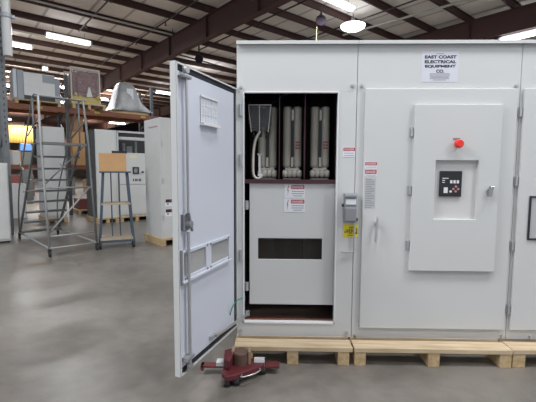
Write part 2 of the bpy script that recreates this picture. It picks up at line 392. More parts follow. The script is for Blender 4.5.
# ================================================================== FRONT CABINETS
HB = .14; HT = 2.43; DEP = 1.0
XA, X1, X2, X3 = -.168, .7463, 1.9626, 2.95
def shell(e, x0, x1, opening=None):
    m = MB(); t = .02
    m.box(x0+.002,x0+t,.0205,DEP,HB,HT-.02); m.box(x1-t,x1-.002,.0205,DEP,HB,HT-.02); m.box(x0+t,x1-t,DEP-t,DEP,HB,HT-.02); m.box(x0+t,x1-t,.0205,DEP-t,HB+.0005,HB+t)
    m.build('housing', PAINT, e, bevel=.002)
    MB().box(x0+.001,x1-.001,-.028,DEP+.02,HT-.019,HT).box(x0+.001,x1-.001,-.028,-.022,HT-.026,HT-.018).build('roof_cap', PAINT, e, bevel=.002)
def bolt(e, px, py):
    p = onY(px,py,0)
    MB(T(p.x,0,p.z)).cyl((0,0,0),(0,-.004,0),.015,14).cyl((0,-.004,0),(0,-.016,0),.011,6).build('bolt', SILVER, e)
def hinge(e, x, y, z, h=.065, w=.03, name='hinge'):
    MB(T(x,y,z)).box(-w/2,w/2,-.006,0,-h/2,h/2).cyl((0,-.011,-h/2),(0,-.011,h/2),.009,10).build(name, STEEL, e, bevel=.0015)
def label_plate(name, e, rect, Y, base, label, head=None, headtxt=None, lines=3, bolt_mark=False, headh=.34):
    x0,x1,z0,z1 = rect; w = x1-x0; h = z1-z0
    p = MB().box(x0,x1,Y-.002,Y,z0,z1).build(name, base, e, label=label); f = T(0,Y-.002,0)
    hx0 = x0+w*.30 if bolt_mark else x0
    if head:
        q = MB(f).box(hx0+w*.03,x1-w*.03,-.0006,0,z1-h*headh-h*.05,z1-h*.06)
        hd = q.build('header_band', head, p); 
        if headtxt: writing('header_lettering', headtxt, f @ T(0,-.0006,0), (x1-hx0)*.78, h*headh*.55, PAPER, p, (hx0+x1)/2, z1-h*headh/2-h*.06, .01)
    zt = z1-h*(headh+.14 if head else .08); k = MB(f); n = lines
    for i in range(n):
        zz = zt-(zt-z0-h*.06)*(i+.5)/n; ww = (x1-hx0)*(.42 if i%3!=2 else .30); hh = min(h*.05,.006)
        k.box((hx0+x1)/2-ww,(hx0+x1)/2+ww,-.0006,0,zz-hh/2,zz+hh/2)
    if n: k.build('small_print', GREYINK, p)
    if bolt_mark:
        bx = x0+w*.16; k = MB(f)
        P = [(.06,.42),(-.06,.02),(.02,.02),(-.04,-.40),(.10,.08),(.02,.08),(.13,.42)]
        k2 = MB(f @ T(bx,0,(z0+z1)/2) @ Matrix.Rotation(math.pi/2,4,'X')); k2.prism([(a*h*.75,b_*h) for a,b_ in P],-.0,.0008); k2.build('hazard_bolt', RED, p); k.bm.free()
    return p

# ---------------- cabinet with the open door
c1 = empty('switchgear_cabinet','grey switchgear cabinet with its tall door standing open on a pine pallet','electrical cabinet',(XA,0,HB),0,'front row of switchgear cabinets')
shell(c1, XA, X1)
oL, oR, oT, oB = -.1095, .6031, 2.059, .256
MB().box(XA+.002,X1-.002,0,.02,oT,HT-.02).build('header_panel', PAINT, c1, bevel=.002)
MB().box(XA+.002,X1-.002,0,.02,HB,oB-.012).build('base_panel', PAINT, c1, bevel=.002)
MB().box(XA+.002,oL-.012,0,.02,oB-.012,oT).build('front_flange', PAINT, c1, bevel=.002)
MB().box(oL-.012,oL,-.006,.04,oB,oT).box(oL,oR,-.006,.04,oB-.014,oB).box(oR,oR+.010,-.006,.04,oB,oT).box(oL,oR,-.004,.03,oT-.006,oT+.006).build('opening_trim', WHITE, c1, bevel=.002)
# mechanism channel right of the opening
MB().box(oR+.010,X1-.002,0,.03,oB-.012,oT).build('mechanism_channel', PAINT, c1, bevel=.002)
# inside
MB().box(oL-.03,oL-.01,.03,.75,HB+.03,HT-.1).box(oR+.02,oR+.04,.03,.75,HB+.03,HT-.1).box(oL-.03,oR+.04,.72,.74,HB+.03,HT-.1).box(oL-.03,oR+.04,.03,.74,HT-.12,HT-.1).build('inner_lining', DARKIN, c1)
MB().box(oL-.009,oR+.015,.03,.72,HB+.021,HB+.10).build('floor_board', BROWNIN, c1)
MB().box(oL,oR,.041,.055,oB-.012,oB+.008).build('sill_strip', mat('red_brown_strip',(.20,.07,.05),.5), c1)
zs = onY(290,181,.06).z
MB().box(oL-.009,oR+.012,.05,.72,zs-.02,zs-.004).box(oL-.009,oR+.012,.045,.06,zs-.02,zs+.012).build('compartment_shelf', REDBAR, c1)
for px in (279.5,305): 
    x = onY(px,130,.10).x
    MB().box(x-.003,x+.003,.10,.70,zs,HT-.14).build('phase_barrier', REDBAR, c1)
# fuse / switch poles
def pole(pxc, hide=False):
    Y = .26; x = onY(pxc,140,Y).x; zt = onY(pxc,107,Y).z; zb = onY(pxc,167,Y).z
    f = T(x,Y,0)
    p = MB(f).box(-.055,.055,-.035,.06,zb-.028,zb-.006).box(-.075,.075,-.03,.07,zs-.004,zs+.02).build('switch_pole_base', PORC, c1, bevel=.004)
    for sx in (-1,1):
        MB(f @ T(sx*.043,0,0)).lathe([(.026,zb-.006),(.035,zb+.0),(.036,zb+.02),(.036,zt-.02),(.033,zt-.002),(.020,zt)],n=16).build('interrupter_tube', CREAM, p, smooth=True)
    MB(f).box(-.075,.075,.03,.045,zb,zt-.005).build('tube_backing', CREAM, p)
    MB(f).box(-.009,.009,-.03,.03,zb+.02,zt-.02).build('blade_slot', BLACK, p)
    MB(f).box(-.010,.010,-.045,-.028,zt-.115,zt-.03).box(-.010,.010,-.045,-.028,zb,zb+.08).build('contact_clip', PORC, p, bevel=.002)
    k = MB(f)
    for i in range(4): k.lathe([(.014,zb-.03),(.022,zb-.036),(.022,zb-.078),(.014,zb-.086)],(-.06+i*.04,-.03,0),12)
    k.build('insulator_foot', PORC, p, smooth=True)
    k = MB(f)
    for sx in (-1,1): k.cyl((sx*.05,-.045,zb-.017),(sx*.05,-.03,zb-.017),.010,6)
    k.box(-.07,.07,-.04,-.02,zb-.03,zb-.024).build('terminal_hardware', STEEL, p)
    if not hide:
        k = MB(f @ T(.043,-.0335,zb+.15))
        for i in range(3): k.box(-.018,.018,-.006,.0,i*.024,i*.024+.011)
        k.build('rating_mark', RED, p)
pole(267.5, True); pole(292.3); pole(319.8)
# smoked switch cover with its grey cable at upper left
f0 = FX(248.5,105,271.5,131,.16)
x0,x1,z0,z1 = f0
k = MB(); k.hexa([(x0+.02,.16,z0),(x1-.015,.16,z0),(x1-.015,.26,z0),(x0+.02,.26,z0),(x0,.16,z0+.06),(x1,.16,z0+.06),(x1,.26,z0+.06),(x0,.26,z0+.06)]); k.box(x0,x1,.16,.26,z0+.06,z1)
sc = k.build('relay_cover', SMOKE, c1)
k = MB()
for t in (0,.47,.97): k.bar((x0+(x1-x0)*t,.155,z1),(x0+(x1-x0)*(t*.75+.13),.155,z0-.01),.006)
k.bar((x0,.155,z1),(x1,.155,z1),.006).build('cover_edging', PORC, sc)
k = MB()
for t in (.28,.72): k.box(x0+(x1-x0)*t-.03,x0+(x1-x0)*t+.03,.18,.25,z0+.03,z1-.02)
k.build('relay_block', BLACK, sc)
k = MB()
for t in (.16,.52,.88): k.cyl((x0+(x1-x0)*t,.2,z0+.02),(x0+(x1-x0)*(t*.8+.1),.2,z0-.045),.012,8)
k.build('wire_lead', BLACK, sc)
pts = [onY(x,y,.17) for x,y in ((260,131),(255.5,140),(253.5,152),(253,168),(254,176),(258,178.5),(262,176.5))]
MB().tube(pts,.0115,10).build('control_cable', PORC, c1, smooth=True)
a = onY(259.6,153.5,.2); b_ = onY(259.6,174,.2)
MB(T(a.x,.2,0)).box(-.009,.009,-.01,.01,b_.z,a.z).box(-.018,.018,-.01,.01,a.z-.012,a.z).box(-.014,.03,-.01,.02,b_.z-.02,b_.z).build('auxiliary_switch', WHITE, c1, bevel=.002)
MB().tube([onY(x,y,.45) for x,y in ((271,105),(279,98),(288,94),(300,92.5))],.004).build('sensing_wire', GREYINK, c1)
# lower barrier with window
YB = .06
bx0,bx1,bz0,bz1 = FX(249.6,183.5,335,304.5,YB); bx1 = min(bx1,oR+.004)
wx0,wx1,wz0,wz1 = FX(258,238.3,322,259.6,YB)
bp = MB().holed(bx0,bx1,bz0,bz1,wx0,wx1,wz0,wz1,YB,YB+.02).build('barrier_panel', PAINT, c1, bevel=.002)
MB().box(wx0-.005,wx1+.005,YB+.022,YB+.026,wz0-.005,wz1+.005).build('barrier_window', GLASSW, bp)
MB().box(bx0+.02,bx1-.02,.30,.31,.872,.897).build('bus_bar', STEEL, c1)
k = MB()
for i in range(3): k.box(wx0+.05+i*.17,wx0+.12+i*.17,.33,.39,.5,.86)
k.build('cable_lug_block', mat('brown_cable_block',(.035,.027,.025),.5), c1)
for n_,(a0,b0,a1,b1) in enumerate(((284.5,184.3,305,197.8),(284,198.8,305,212))):
    label_plate('danger_label', bp, FX(a0,b0,a1,b1,YB), YB, PAPER, 'white danger label with red lightning bolt' , RED, 'DANGER', 3, True, .30)
for py in (205,286): hinge(c1, onY(247,py,.04).x, .04, onY(247,py,.04).z, .07, .026)
# bolts round the frame
for p in ((240.6,87.5),(352.5,85.8),(240.8,331),(346.5,332.5)): bolt(c1,*p)
for p in ((242.2,110),(242.4,160)): hinge(c1, onY(*p,0).x-.012, -.002, onY(*p,0).z, .09, .03)
hinge(c1, onY(242.4,255,0).x-.012,-.002,onY(242.4,255,0).z,.09,.03)
# labels and operating handle on the channel
label_plate('danger_label', c1, FX(343,147,355.3,157,0), 0, PAPER, 'small white label with a red danger band', RED, 'DANGER', 2, False, .36)
x0,x1,z0,z1 = FX(343.2,193,355.8,222,0)
op = MB().box(x0,x1,-.035,0,z0,z1).build('operator_box', GREYP, c1, bevel=.004)
MB().box(x0+.006,x1-.004,-.055,-.035,z0+.012,z0+(z1-z0)*.52).build('operator_cover', GREYP, op, bevel=.006)
MB().box(x0+.012,x1-.006,-.040,-.035,z0+(z1-z0)*.62,z0+(z1-z0)*.80).build('position_plate', PAPER, op)
MB().box(x0+.004,x1-.004,-.050,-.035,z1-.025,z1-.006).build('top_lip', STEEL, op, bevel=.002)
MB().cyl((x0,-.02,(z0+z1)/2+.02),(x0-.014,-.02,(z0+z1)/2+.02),.012,10).build('lock_stud', BLACK, op)
yx0,yx1,yz0,yz1 = FX(343,224.3,358,237,0)
yl = MB().box(yx0,yx1,-.002,0,yz0,yz1).build('warning_label', YELLOW, c1, label='yellow warning label with black print')
k = MB(T(0,-.002,0)); w = yx1-yx0; h = yz1-yz0
for i,(a,b0,c,d) in enumerate(((.08,.34,.16,.44),(.18,.30,.22,.62),(.26,.30,.30,.62),(.30,.42,.36,.50),(.38,.28,.42,.66),(.42,.28,.52,.36),(.42,.44,.50,.52),(.42,.60,.52,.66),(.55,.28,.60,.66),(.60,.44,.68,.52),(.66,.28,.72,.66),(.76,.26,.80,.70),(.80,.26,.92,.36),(.88,.26,.94,.70),(.4,.74,.7,.80),(.30,.12,.72,.17))):
    k.box(yx0+w*a,yx0+w*c,-.0006,0,yz0+h*b0,yz0+h*d)
k.build('warning_print', INK, yl)
p = onY(357.2,219.3,0); MB().lathe([(.001,0),(.008,.001)],(0,0,0),4).bm.free()
MB().cyl((p.x-.012,0,p.z),(p.x-.012,-.02,p.z),.014,12).build('key_hole', BLACK, c1)
a = onY(354.5,222,-.02); b_ = onY(353.6,252,-.02); c = onY(341.5,251.5,-.02)
MB().cyl((b_.x,-.02,a.z),(b_.x,-.02,b_.z),.007,8).cyl((b_.x+.004,-.02,b_.z),(c.x,-.02,b_.z),.007,8).build('trip_rod', STEEL, c1)

# ---------------- the open door
AD = .341
d = Vector((-math.sin(AD),-math.cos(AD),0)); n = Vector((math.cos(AD),-math.sin(AD),0)); HZ = .212; DW, DH = .801, 1.874
H0 = Vector((-.163,0,HZ))
FD = Matrix(((d.x,n.x,0,H0.x),(d.y,n.y,0,H0.y),(0,0,1,H0.z),(0,0,0,1)))
def onD(px,py,yl=0.0):
    q = ray(px,py); o = H0 + n*yl; P = CP + q*((o-CP).dot(n)/q.dot(n)); v = P-H0; return v.dot(d), v.z
TH = .042
k = MB(FD); k.box(0,DW,-TH,-TH+.003,0,DH); k.box(0,.004,-TH,0,0,DH); k.box(DW-.004,DW,-TH,0,0,DH); k.box(.004,DW-.004,-TH,0,0,.004); k.box(.004,DW-.004,-TH,0,DH-.004,DH)
k.box(DW-.016,DW,-.004,0,0,DH); k.box(0,DW,-.004,0,0,.012); k.box(0,DW,-.004,0,DH-.012,DH); k.box(0,.012,-.004,0,0,DH)
dr = k.build('door', PAINT, c1, bevel=.0015, label='tall grey cabinet door swung open, seen from inside')
MB(FD).frame(.013,DW-.017,.013,DH-.013,-.03,-.012,.028,.032).build('gasket', GASKET, dr)
MB(FD).box(.040,DW-.026,-.036,-.010,.044,DH-.044).build('inner_skin', PAINT_COOL_LIT, dr, bevel=.004)
# latch rods, rollers, handle
YR = .02
xr, zr0 = onD(186.5,366,YR); _, zr1 = onD(186.5,78,YR); xh, zh = onD(188.3,224,YR)
xr = xh+.0
k = MB(FD); k.cyl((xr,YR,zr0),(xr,YR,zh-.05),.010,8); k.box(xr-.008,xr+.008,YR-.003,YR+.004,zh+.04,zr1); k.build('latch_rod', STEEL, dr)
_, zt = onD(184,71.5,YR); xg, zg = onD(182,77.5,YR)
MB(FD).cyl((xr+.005,YR-.012,zr1+.045),(xr+.005,YR+.014,zr1+.045),.021,14).build('roller', SILVER, dr, label='bright roller at the rod end')
MB(FD).box(xr-.035,xr+.045,-.01,YR+.016,zr1-.004,zr1+.012).build('rod_guide', GREYP, dr, bevel=.003)
MB(FD).box(xr-.03,xr+.05,-.01,YR+.014,zr0+.03,zr0+.05).cyl((xr,YR-.012,zr0-.02),(xr,YR+.012,zr0-.02),.02,12).build('lower_roller', STEEL, dr)
MB(FD).box(xr-.03,xr+.035,-.01,.012,zh-.04,zh+.06).cyl((xr,-.01,zh),(xr,YR+.025,zh),.022,12).bar((xr-.02,YR+.014,zh-.045),(xr+.02,YR+.014,zh+.075),.018,.012).build('latch_mechanism', GREYP, dr, bevel=.003)
# grid-fronted document pocket
gx0,gz1 = onD(201.5,95,.0); gx1,gz0 = onD(217.5,126,.0); 
xa, xb = min(gx0,gx1), max(gx0,gx1); za = onD(201.5,122.5)[1]; zb_ = onD(201.5,95)[1]
k = MB(FD).box(xa,xb,-.012,-.004,za,zb_); 
dp = k.build('document_pocket', PAINT_COOL_LIT, dr)
k = MB(FD)
for i in range(7): xx = xa+(xb-xa)*i/6; k.box(xx-.0035,xx+.0035,-.005,-.002,za,zb_)
for i in (1,2): zz = za+(zb_-za)*i/3; k.box(xa,xb,-.005,-.002,zz-.003,zz+.003)
k.box(xa-.005,xb+.005,-.012,.006,zb_-.01,zb_).box(xa-.008,xb+.008,-.012,.022,za-.016,za+.002).build('pocket_grille', WHITE, dp)
# viewing window frame with two panes
wa, wz0 = onD(181.5,283,0); wb, wz1 = onD(229.5,237,0)
xl, xrr = wb, wa
zlo = onD(181.5,282)[1]; zhi = onD(181.5,252)[1]; 
xm = (xl+xrr)/2; fw_ = .028
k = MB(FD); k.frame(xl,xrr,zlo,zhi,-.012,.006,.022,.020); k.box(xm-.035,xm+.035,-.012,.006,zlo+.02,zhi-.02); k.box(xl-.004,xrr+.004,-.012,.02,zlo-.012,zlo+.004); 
wf = k.build('window_frame', PAINT_COOL_LIT, dr, bevel=.002)
for a0,a1 in ((xl+.022,xm-.035),(xm+.035,xrr-.022)): MB(FD).box(a0,a1,-.014,-.008,zlo+.02,zhi-.02).build('window_pane', DOORPANE, wf)
MB(FD).box(xrr-.002,xrr+.012,-.012,.012,zlo-.02,zhi+.01).build('frame_end', GREYINK, wf)
k = MB(FD)
for xx in (xl+.03,xm-.022,xm+.022,xrr-.03):
    for zz in (zlo+.012,zhi-.012): k.cyl((xx,.006,zz),(xx,.012,zz),.007,6)
k.build('frame_screw', GREYINK, wf)
# door stay, green earthing wire
sx, sz = onD(216,336,.02)
sd = FD @ Vector((sx,.02,sz)); ed = onY(248,313.5,.05)
MB().bar(sd, ed, .012, .02).build('door_stay', STEEL, c1, bevel=.002, label='bright stay rod holding the door open')
MB(T(*ed)).box(-.02,.012,-.012,.02,-.018,.022).build('stay_bracket', STEEL, c1, bevel=.002)
MB(FD).box(sx-.02,sx+.05,-.01,.012,sz-.012,sz+.012).build('stay_bracket', STEEL, dr, bevel=.002)
gx, gz = onD(231,315,.0)
pts = [FD @ Vector((gx,-.008,gz)), FD @ Vector((onD(232.5,307,.02)[0],.02,onD(232.5,307,.02)[1])), onY(237,300.5,-.06), onY(245.5,297,.03)]
MB().tube(pts,.0042,8).build('earth_wire', GREENW, c1, smooth=True)

# ---------------- closed cabinet with the inner panel
c2 = empty('switchgear_cabinet','wide closed grey cabinet bearing a company sign and a red stop button','electrical cabinet',(X1,0,HB),0,'front row of switchgear cabinets')
shell(c2, X1, X2)
MB().box(X1+.002,X2-.002,0,.02,HB,HT-.02).build('front_frame', PAINT, c2, bevel=.002)
d2x0 = .8048; d2x1 = X2-.028; d2z1 = onY(440,88.5,-.02).z; d2z0 = onY(440,329,-.02).z
dr2 = MB().box(d2x0,d2x1,-.024,-.002,d2z0,d2z1).build('door', PAINT, c2, bevel=.004)
ix0,ix1 = 1.169,1.815; iz1 = onY(455,104.3,-.045).z; iz0 = onY(450,271,-.045).z
rx0,rx1,rz0,rz1 = FX(434.5,160.5,477.3,219.3,-.05)
k = MB(); Y0,Y1 = -.052,-.024
k.holed(ix0,ix1,iz0,iz1,rx0,rx1,rz0,rz1,Y0,Y1)
ip = k.build('instrument_door', PAINT, c2, bevel=.003, label='small inner grey door with a recessed relay and red button')
MB().box(rx0-.002,rx1+.002,-.0245,-.0242,rz0-.002,rz1+.002).build('recess_plate', mat('recess_panel',(.60,.585,.575),.45), ip)
ax0,ax1,az0,az1 = FX(439.5,171,461.3,196.5,-.032)
rl = MB().box(ax0,ax1,-.040,-.0245,az0,az1).build('protection_relay', BLACK, ip, bevel=.002)
f = T(0,-.040,0); w = ax1-ax0; h = az1-az0
k = MB(f)
for t in (.46,.61,.76): k.box(ax0+w*t,ax0+w*(t+.10),-.003,0,az0+h*.52,az0+h*.64)
k.box(ax0+w*.18,ax0+w*.36,-.003,0,az0+h*.14,az0+h*.36); k.cyl((ax0+w*.50,0,az0+h*.20),(ax0+w*.50,-.003,az0+h*.20),w*.055,10)
for t in (.70,.62,.54): k.box(ax0+w*.10,ax0+w*(.22 if t!=.70 else .38),-.001,0,az0+h*t,az0+h*(t+.03))
k.build('relay_key', WHITE, rl)
k = MB(f); kx,kz = ax0+w*.73, az0+h*.30
for dx,dz in ((0,.11),(0,-.11),(.11,0),(-.11,0)): k.cyl((kx+dx*w,0,kz+dz*w),(kx+dx*w,-.004,kz+dz*w),w*.055,8)
k.build('arrow_key', mat('pink_key',(.50,.22,.24),.5), rl)
p = onY(458,143.8,-.07)
bt = MB(T(p.x,0,p.z)).cyl((0,-.052,0),(0,-.075,0),.018,16).cyl((0,-.075,0),(0,-.085,0),.032,24).cyl((0,-.085,0),(0,-.110,0),.034,24,.026).build('stop_button', ESTOP, ip, bevel=.003)
q = onY(457,139.3,-.052); MB().box(q.x-.030,q.x+.022,-.0535,-.052,q.z-.006,q.z+.010).build('button_legend', GREYINK, ip)
hp_ = onY(490.3,191,-.07)
MB(T(hp_.x,0,hp_.z)).cyl((0,-.052,0),(0,-.066,0),.020,16).hexa([(-.022,-.085,-.04),(.006,-.085,-.04),(.006,-.064,-.04),(-.022,-.064,-.04),(-.008,-.085,.036),(.022,-.085,.036),(.022,-.064,.036),(-.008,-.064,.036)]).build('turn_latch', CHROME, ip, bevel=.003)
for py in (132,190,245): hinge(c2, ix0-.012, -.026, onY(410,py,-.03).z, .07, .03)
# sign
sx0,sx1,sz0,sz1 = FX(421.5,51.3,458.3,82,0)
sg = MB().box(sx0,sx1,-.0015,0,sz0,sz1).build('company_sign', mat('sign_paper',(.60,.61,.66),.6), c2, label='white paper sign with dark company name')
f = T(0,-.0015,0); w = sx1-sx0; h = sz1-sz0; xm = (sx0+sx1)/2
for txt, ww, py in (('EAST COAST',.86,57.0),('ELECTRICAL',.86,61.8),('EQUIPMENT',.84,66.5),('CO.',.22,71.2)):
    writing('sign_lettering', txt, f, w*ww, h*.105, INK, sg, xm+w*.01, onY(440,py,0).z, .05)
k = MB(f)
for i in range(6): zz = onY(440,73.8+i*1.25,0).z; ww = w*(.27,.28,.27,.25,.27,.18)[i]; k.box(xm-ww,xm+ww,-.0006,0,zz-.0018,zz+.0018)
k.box(xm-w*.12,xm+w*.10,-.0006,0,onY(440,53.7,0).z-.002,onY(440,53.7,0).z+.001)
k.build('sign_small_print', GREYINK, sg)
# door labels, placard and handle
label_plate('danger_label', dr2, FX(364.8,161.8,377.3,168.8,-.024), -.024, PAPER, 'white label with red danger band', RED, 'DANGER', 1, False, .45)
label_plate('danger_label', dr2, FX(364.8,169.3,376.8,176.3,-.024), -.024, PAPER, 'white label with red danger band', RED, 'DANGER', 1, False, .60)
x0,x1,z0,z1 = FX(364.6,178,375.3,208.5,-.024)
pl = MB().box(x0,x1,-.0255,-.024,z0,z1).build('instruction_placard', PLACARD, dr2)
k = MB(T(0,-.0255,0))
for i in range(17):
    zz = z1-(z1-z0)*(i+.8)/17.5; k.box(x0+.006,x1-(.008 if i%4 else .03),-.0005,0,zz-.0022,zz+.0022)
k.build('placard_print', GREYINK, pl)
a = onY(377.3,217,-.05); b_ = onY(375.3,242,-.05)
MB().bar((a.x+.001,-.052,a.z),(a.x-.010,-.056,b_.z),.016,.012,(0,1,0)).box(a.x-.016,a.x+.008,-.05,-.024,a.z-.065,a.z-.035).cyl((a.x,-.055,a.z-.012),(a.x-.016,-.055,a.z-.055),.008,8).build('door_handle', SILVER, dr2, bevel=.003, label='chrome lever handle')
for p in ((362,86),(516,86),(355.5,335),(501.5,336)): bolt(c2,*p)

# ---------------- third cabinet cut by the picture edge
c3 = empty('switchgear_cabinet','closed grey cabinet cut by the right edge, with a black-framed door window','electrical cabinet',(X2,0,HB),0,'front row of switchgear cabinets')
shell(c3, X2, X3)
MB().box(X2+.002,X3-.002,0,.02,HB,HT-.02).build('front_frame', PAINT, c3, bevel=.002)
g3 = onY(525.6,85,-.024).x; 
dr3 = MB().box(g3,X3-.05,-.024,-.002,d2z0,d2z1).build('door', PAINT, c3, bevel=.004)
for px,py in ((523,112),(519,181),(513,245.5),(509,309)):
    hinge(c3, g3-.016, -.002, onY(px,py,0).z, .075, .032)
vx0,vx1,vz0,vz1 = FX(528,196,560,240,-.024)
fwm = MB().frame(vx0,vx1,vz0,vz1,-.034,-.024,.014).build('window_frame', BLACK, dr3, bevel=.002)
MB().box(vx0+.013,vx1-.013,-.028,-.0242,vz0+.013,vz1-.013).build('window_pane', mat('meter_window',(.44,.44,.44),.2), dr3)
bolt(c3,530,337)

# ================================================================== FRONT PALLETS
def pallet(label, frame, L, D, stringers, group, nb=7, bw=.14, th=.034, sw=.05, m=PINE, ms=PINE_Y, hgt=HB, bottom=False, name='pallet'):
    e = bpy.data.objects.new(name, None); COL.objects.link(e); e.matrix_world = frame; WM[e] = frame.copy(); tag(e, label, 'pallet', group)
    for i in range(nb):
        y0 = i*(D-bw)/(nb-1); MB(frame).box(0,L,y0,y0+bw,hgt-th,hgt).build('deck_board', m, e, bevel=.003)
    for x in stringers: MB(frame).box(x,x+sw,.004,D-.004,(.02 if bottom else 0),hgt-th).build('stringer', ms, e, bevel=.003)
    if bottom:
        for y in (0,D/2-.05,D-.1): MB(frame).box(0,L,y,y+.1,0,.02).build('bottom_board', m, e)
    return e
GP = 'pine pallets under the front cabinets'
YP = -.19
def xs(px, py=360): return onY(px,py,YP).x
pallet('pale pine pallet under the open cabinet, red dolly at its left end', T(-.172,YP,0), xs(353,344)+.172, 1.25, [xs(237.5)+.20, xs(287)+.172, xs(338)+.172], GP, sw=.085)
x2 = xs(354.6,344)
pallet('pale pine pallet under the wide closed cabinet, dusty white on top', T(x2,YP,0), xs(513.5,344)-x2, 1.25, [xs(354.6)-x2, xs(428.5)-x2, xs(500.5)-x2], GP, sw=.085)
x3 = xs(514.5,344)
pallet('pine pallet at the right edge under the third cabinet', T(x3,YP+.01,0), 1.1, 1.25, [xs(513.8)-x3, .5, 1.01], GP, sw=.095)

# ================================================================== RED MACHINE DOLLY
jd = empty('machine_dolly','worn red steel machine dolly on the floor under the pallet corner','machine dolly',(-.12,-.35,0)); f = fr(jd) @ Matrix.Diagonal((1.08,1.12,1.02,1))
k = MB(f @ T(0,0,0)); k.prism([(-.10,-.10),(-.06,-.15),(-.01,-.13),(.165,-.005),(.175,.045),(.13,.075),(-.06,.085),(-.10,.06)],.048,.086); k.build('base_plate', JACKRED, jd, bevel=.006)
MB(f).prism([(-.09,-.06),(-.05,-.085),(-.03,.03),(-.06,.09),(-.105,.06)],.086,.155).build('side_gusset', JACKRED, jd, bevel=.008)
MB(f @ T(.01,.02,0)).lathe([(.052,.084),(.052,.165),(.049,.172),(.02,.172)],n=20).build('swivel_post', RUST, jd, smooth=False, bevel=.003)
MB(f @ T(.01,.02,0)).box(-.058,-.04,-.02,.055,.08,.178).box(.052,.068,-.02,.055,.08,.178).build('post_cheek', mat('tan_worn_steel',(.30,.21,.13),.5), jd, bevel=.003)
MB(f).box(-.255,-.09,.0,.05,.052,.068).box(-.255,-.235,.0,.05,.03,.068).build('left_arm', JACKRED, jd, bevel=.003)
MB(f).box(-.150,-.098,-.002,.052,.068,.094).build('arm_label', PLACARD, jd)
MB(f).box(.07,.27,.02,.085,.045,.062).build('right_arm', JACKRED, jd, bevel=.003)
MB(f).hexa([(.10,.012,.062),(.17,.012,.062),(.17,.06,.062),(.10,.06,.062),(.10,.03,.105),(.17,.03,.105),(.17,.06,.105),(.10,.06,.105)]).build('arm_plate', PLACARD, jd)
MB(f).tube([(.03,-.10,.07),(.035,-.135,.075),(.11,-.10,.078),(.145,-.05,.075),(.135,-.02,.07)],.005,8).build('pull_loop', STEEL, jd, smooth=True)
for x,y in ((-.06,-.115),(.0,-.10),(-.06,.05),(.16,.03)): 
    MB(f).cyl((x-.016,y,.027),(x+.016,y,.027),.027,14).build('wheel', RUBBER, jd)

# ================================================================== BACKGROUND: standing cabinets
GB = 'grey cabinets waiting at the back'
def plain_cabinet(label, u, w, W_, D_, h, pl_label, plain=True, side=PAINT_OLD, name='spare_cabinet'):
    fm = T(*uw(u,w,0)) @ Matrix.Rotation(ROTB,4,'Z')
    pallet(pl_label, fm @ T(-.03,-.06,0), W_+.02, D_+.1, [0,(W_+.02)/2-.045,W_+.02-.09], 'pallets under the back cabinets', nb=6, sw=.09, m=PINE_OLD, ms=PINE_OLD, bottom=False)
    e = empty(name, label, 'electrical cabinet', uw(u,w,HB), ROTB, GB); f = fr(e)
    MB(f).box(0,W_,.02,D_,0,h).build('housing', side, e, bevel=.004)
    return e, f
# tall cabinet by the open door
e, f = plain_cabinet('tall grey cabinet standing beside the open door, red labels low on its front', 1.20, 4.42, .914, .72, 2.27, 'pine pallet under the tall cabinet beside the open door')
dd = MB(f).box(.03,.885,-.004,.02,.06,2.22).build('door', PAINT_OLD, e, bevel=.004)
MB(f).box(-.0,.03,-.0,.02,0,2.27).box(.885,.914,0,.02,0,2.27).box(.03,.885,0,.02,0,.06).box(.03,.885,0,.02,2.22,2.27).build('front_frame', PAINT_OLD, e, bevel=.003)
for z in (.4,1.1,1.8): hinge_ = MB(f).box(.02,.045,-.016,-.004,z-.05,z+.05).build('hinge', STEEL, e)
for z,tx in ((.70,'DANGER'),(.51,'DANGER')):
    L_ = MB(f).box(.08,.46,-.006,-.004,z-.09,z+.05).build('danger_label', PAPER, dd, label='white label with red danger band')
    MB(f).box(.085,.455,-.007,-.006,z-.02,z+.045).build('header_band', RED, L_)
    MB(f).box(.09,.19,-.008,-.007,z-.016,z+.041).build('header_block', INK, L_)
    writing('header_lettering', tx, f @ T(0,-.007,0), .20, .035, PAPER, L_, .32, z+.013, .01)
    MB(f).box(.11,.15,-.007,-.006,z-.065,z-.03).box(.18,.33,-.0065,-.006,z-.05,z-.045).build('small_print', GREYINK, L_)
k = MB(f); k.box(-.002,0,.1,.5,2.10,2.13).build('side_stencil', mat('faded_red_stencil',(.36,.25,.23),.6), e)
# tall narrow cabinet at the back
u0 = onW(97,200,8.15)[0]; u1 = onW(118,180,8.15)[0]; u2 = u1+1.3
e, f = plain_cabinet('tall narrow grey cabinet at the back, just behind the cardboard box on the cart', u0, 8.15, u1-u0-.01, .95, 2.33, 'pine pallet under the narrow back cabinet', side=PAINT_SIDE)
wd = u1-u0-.01
MB(f).box(.01,wd-.04,-.004,.02,.05,2.30).build('door', PAINT_OLD, e, bevel=.004)
MB(f).box(wd-.035,wd,-.002,.02,0,2.33).box(0,.01,0,.02,0,2.33).box(.01,wd-.035,0,.02,0,.05).box(.01,wd-.035,0,.02,2.30,2.33).build('front_frame', PAINT_OLD, e, bevel=.003)
k = MB(f)
for z in (.6,1.3,2.0): k.box(.0,.02,-.014,-.004,z-.04,z+.04)
k.build('hinge', STEEL, e)
# open-topped metering cabinet next to it

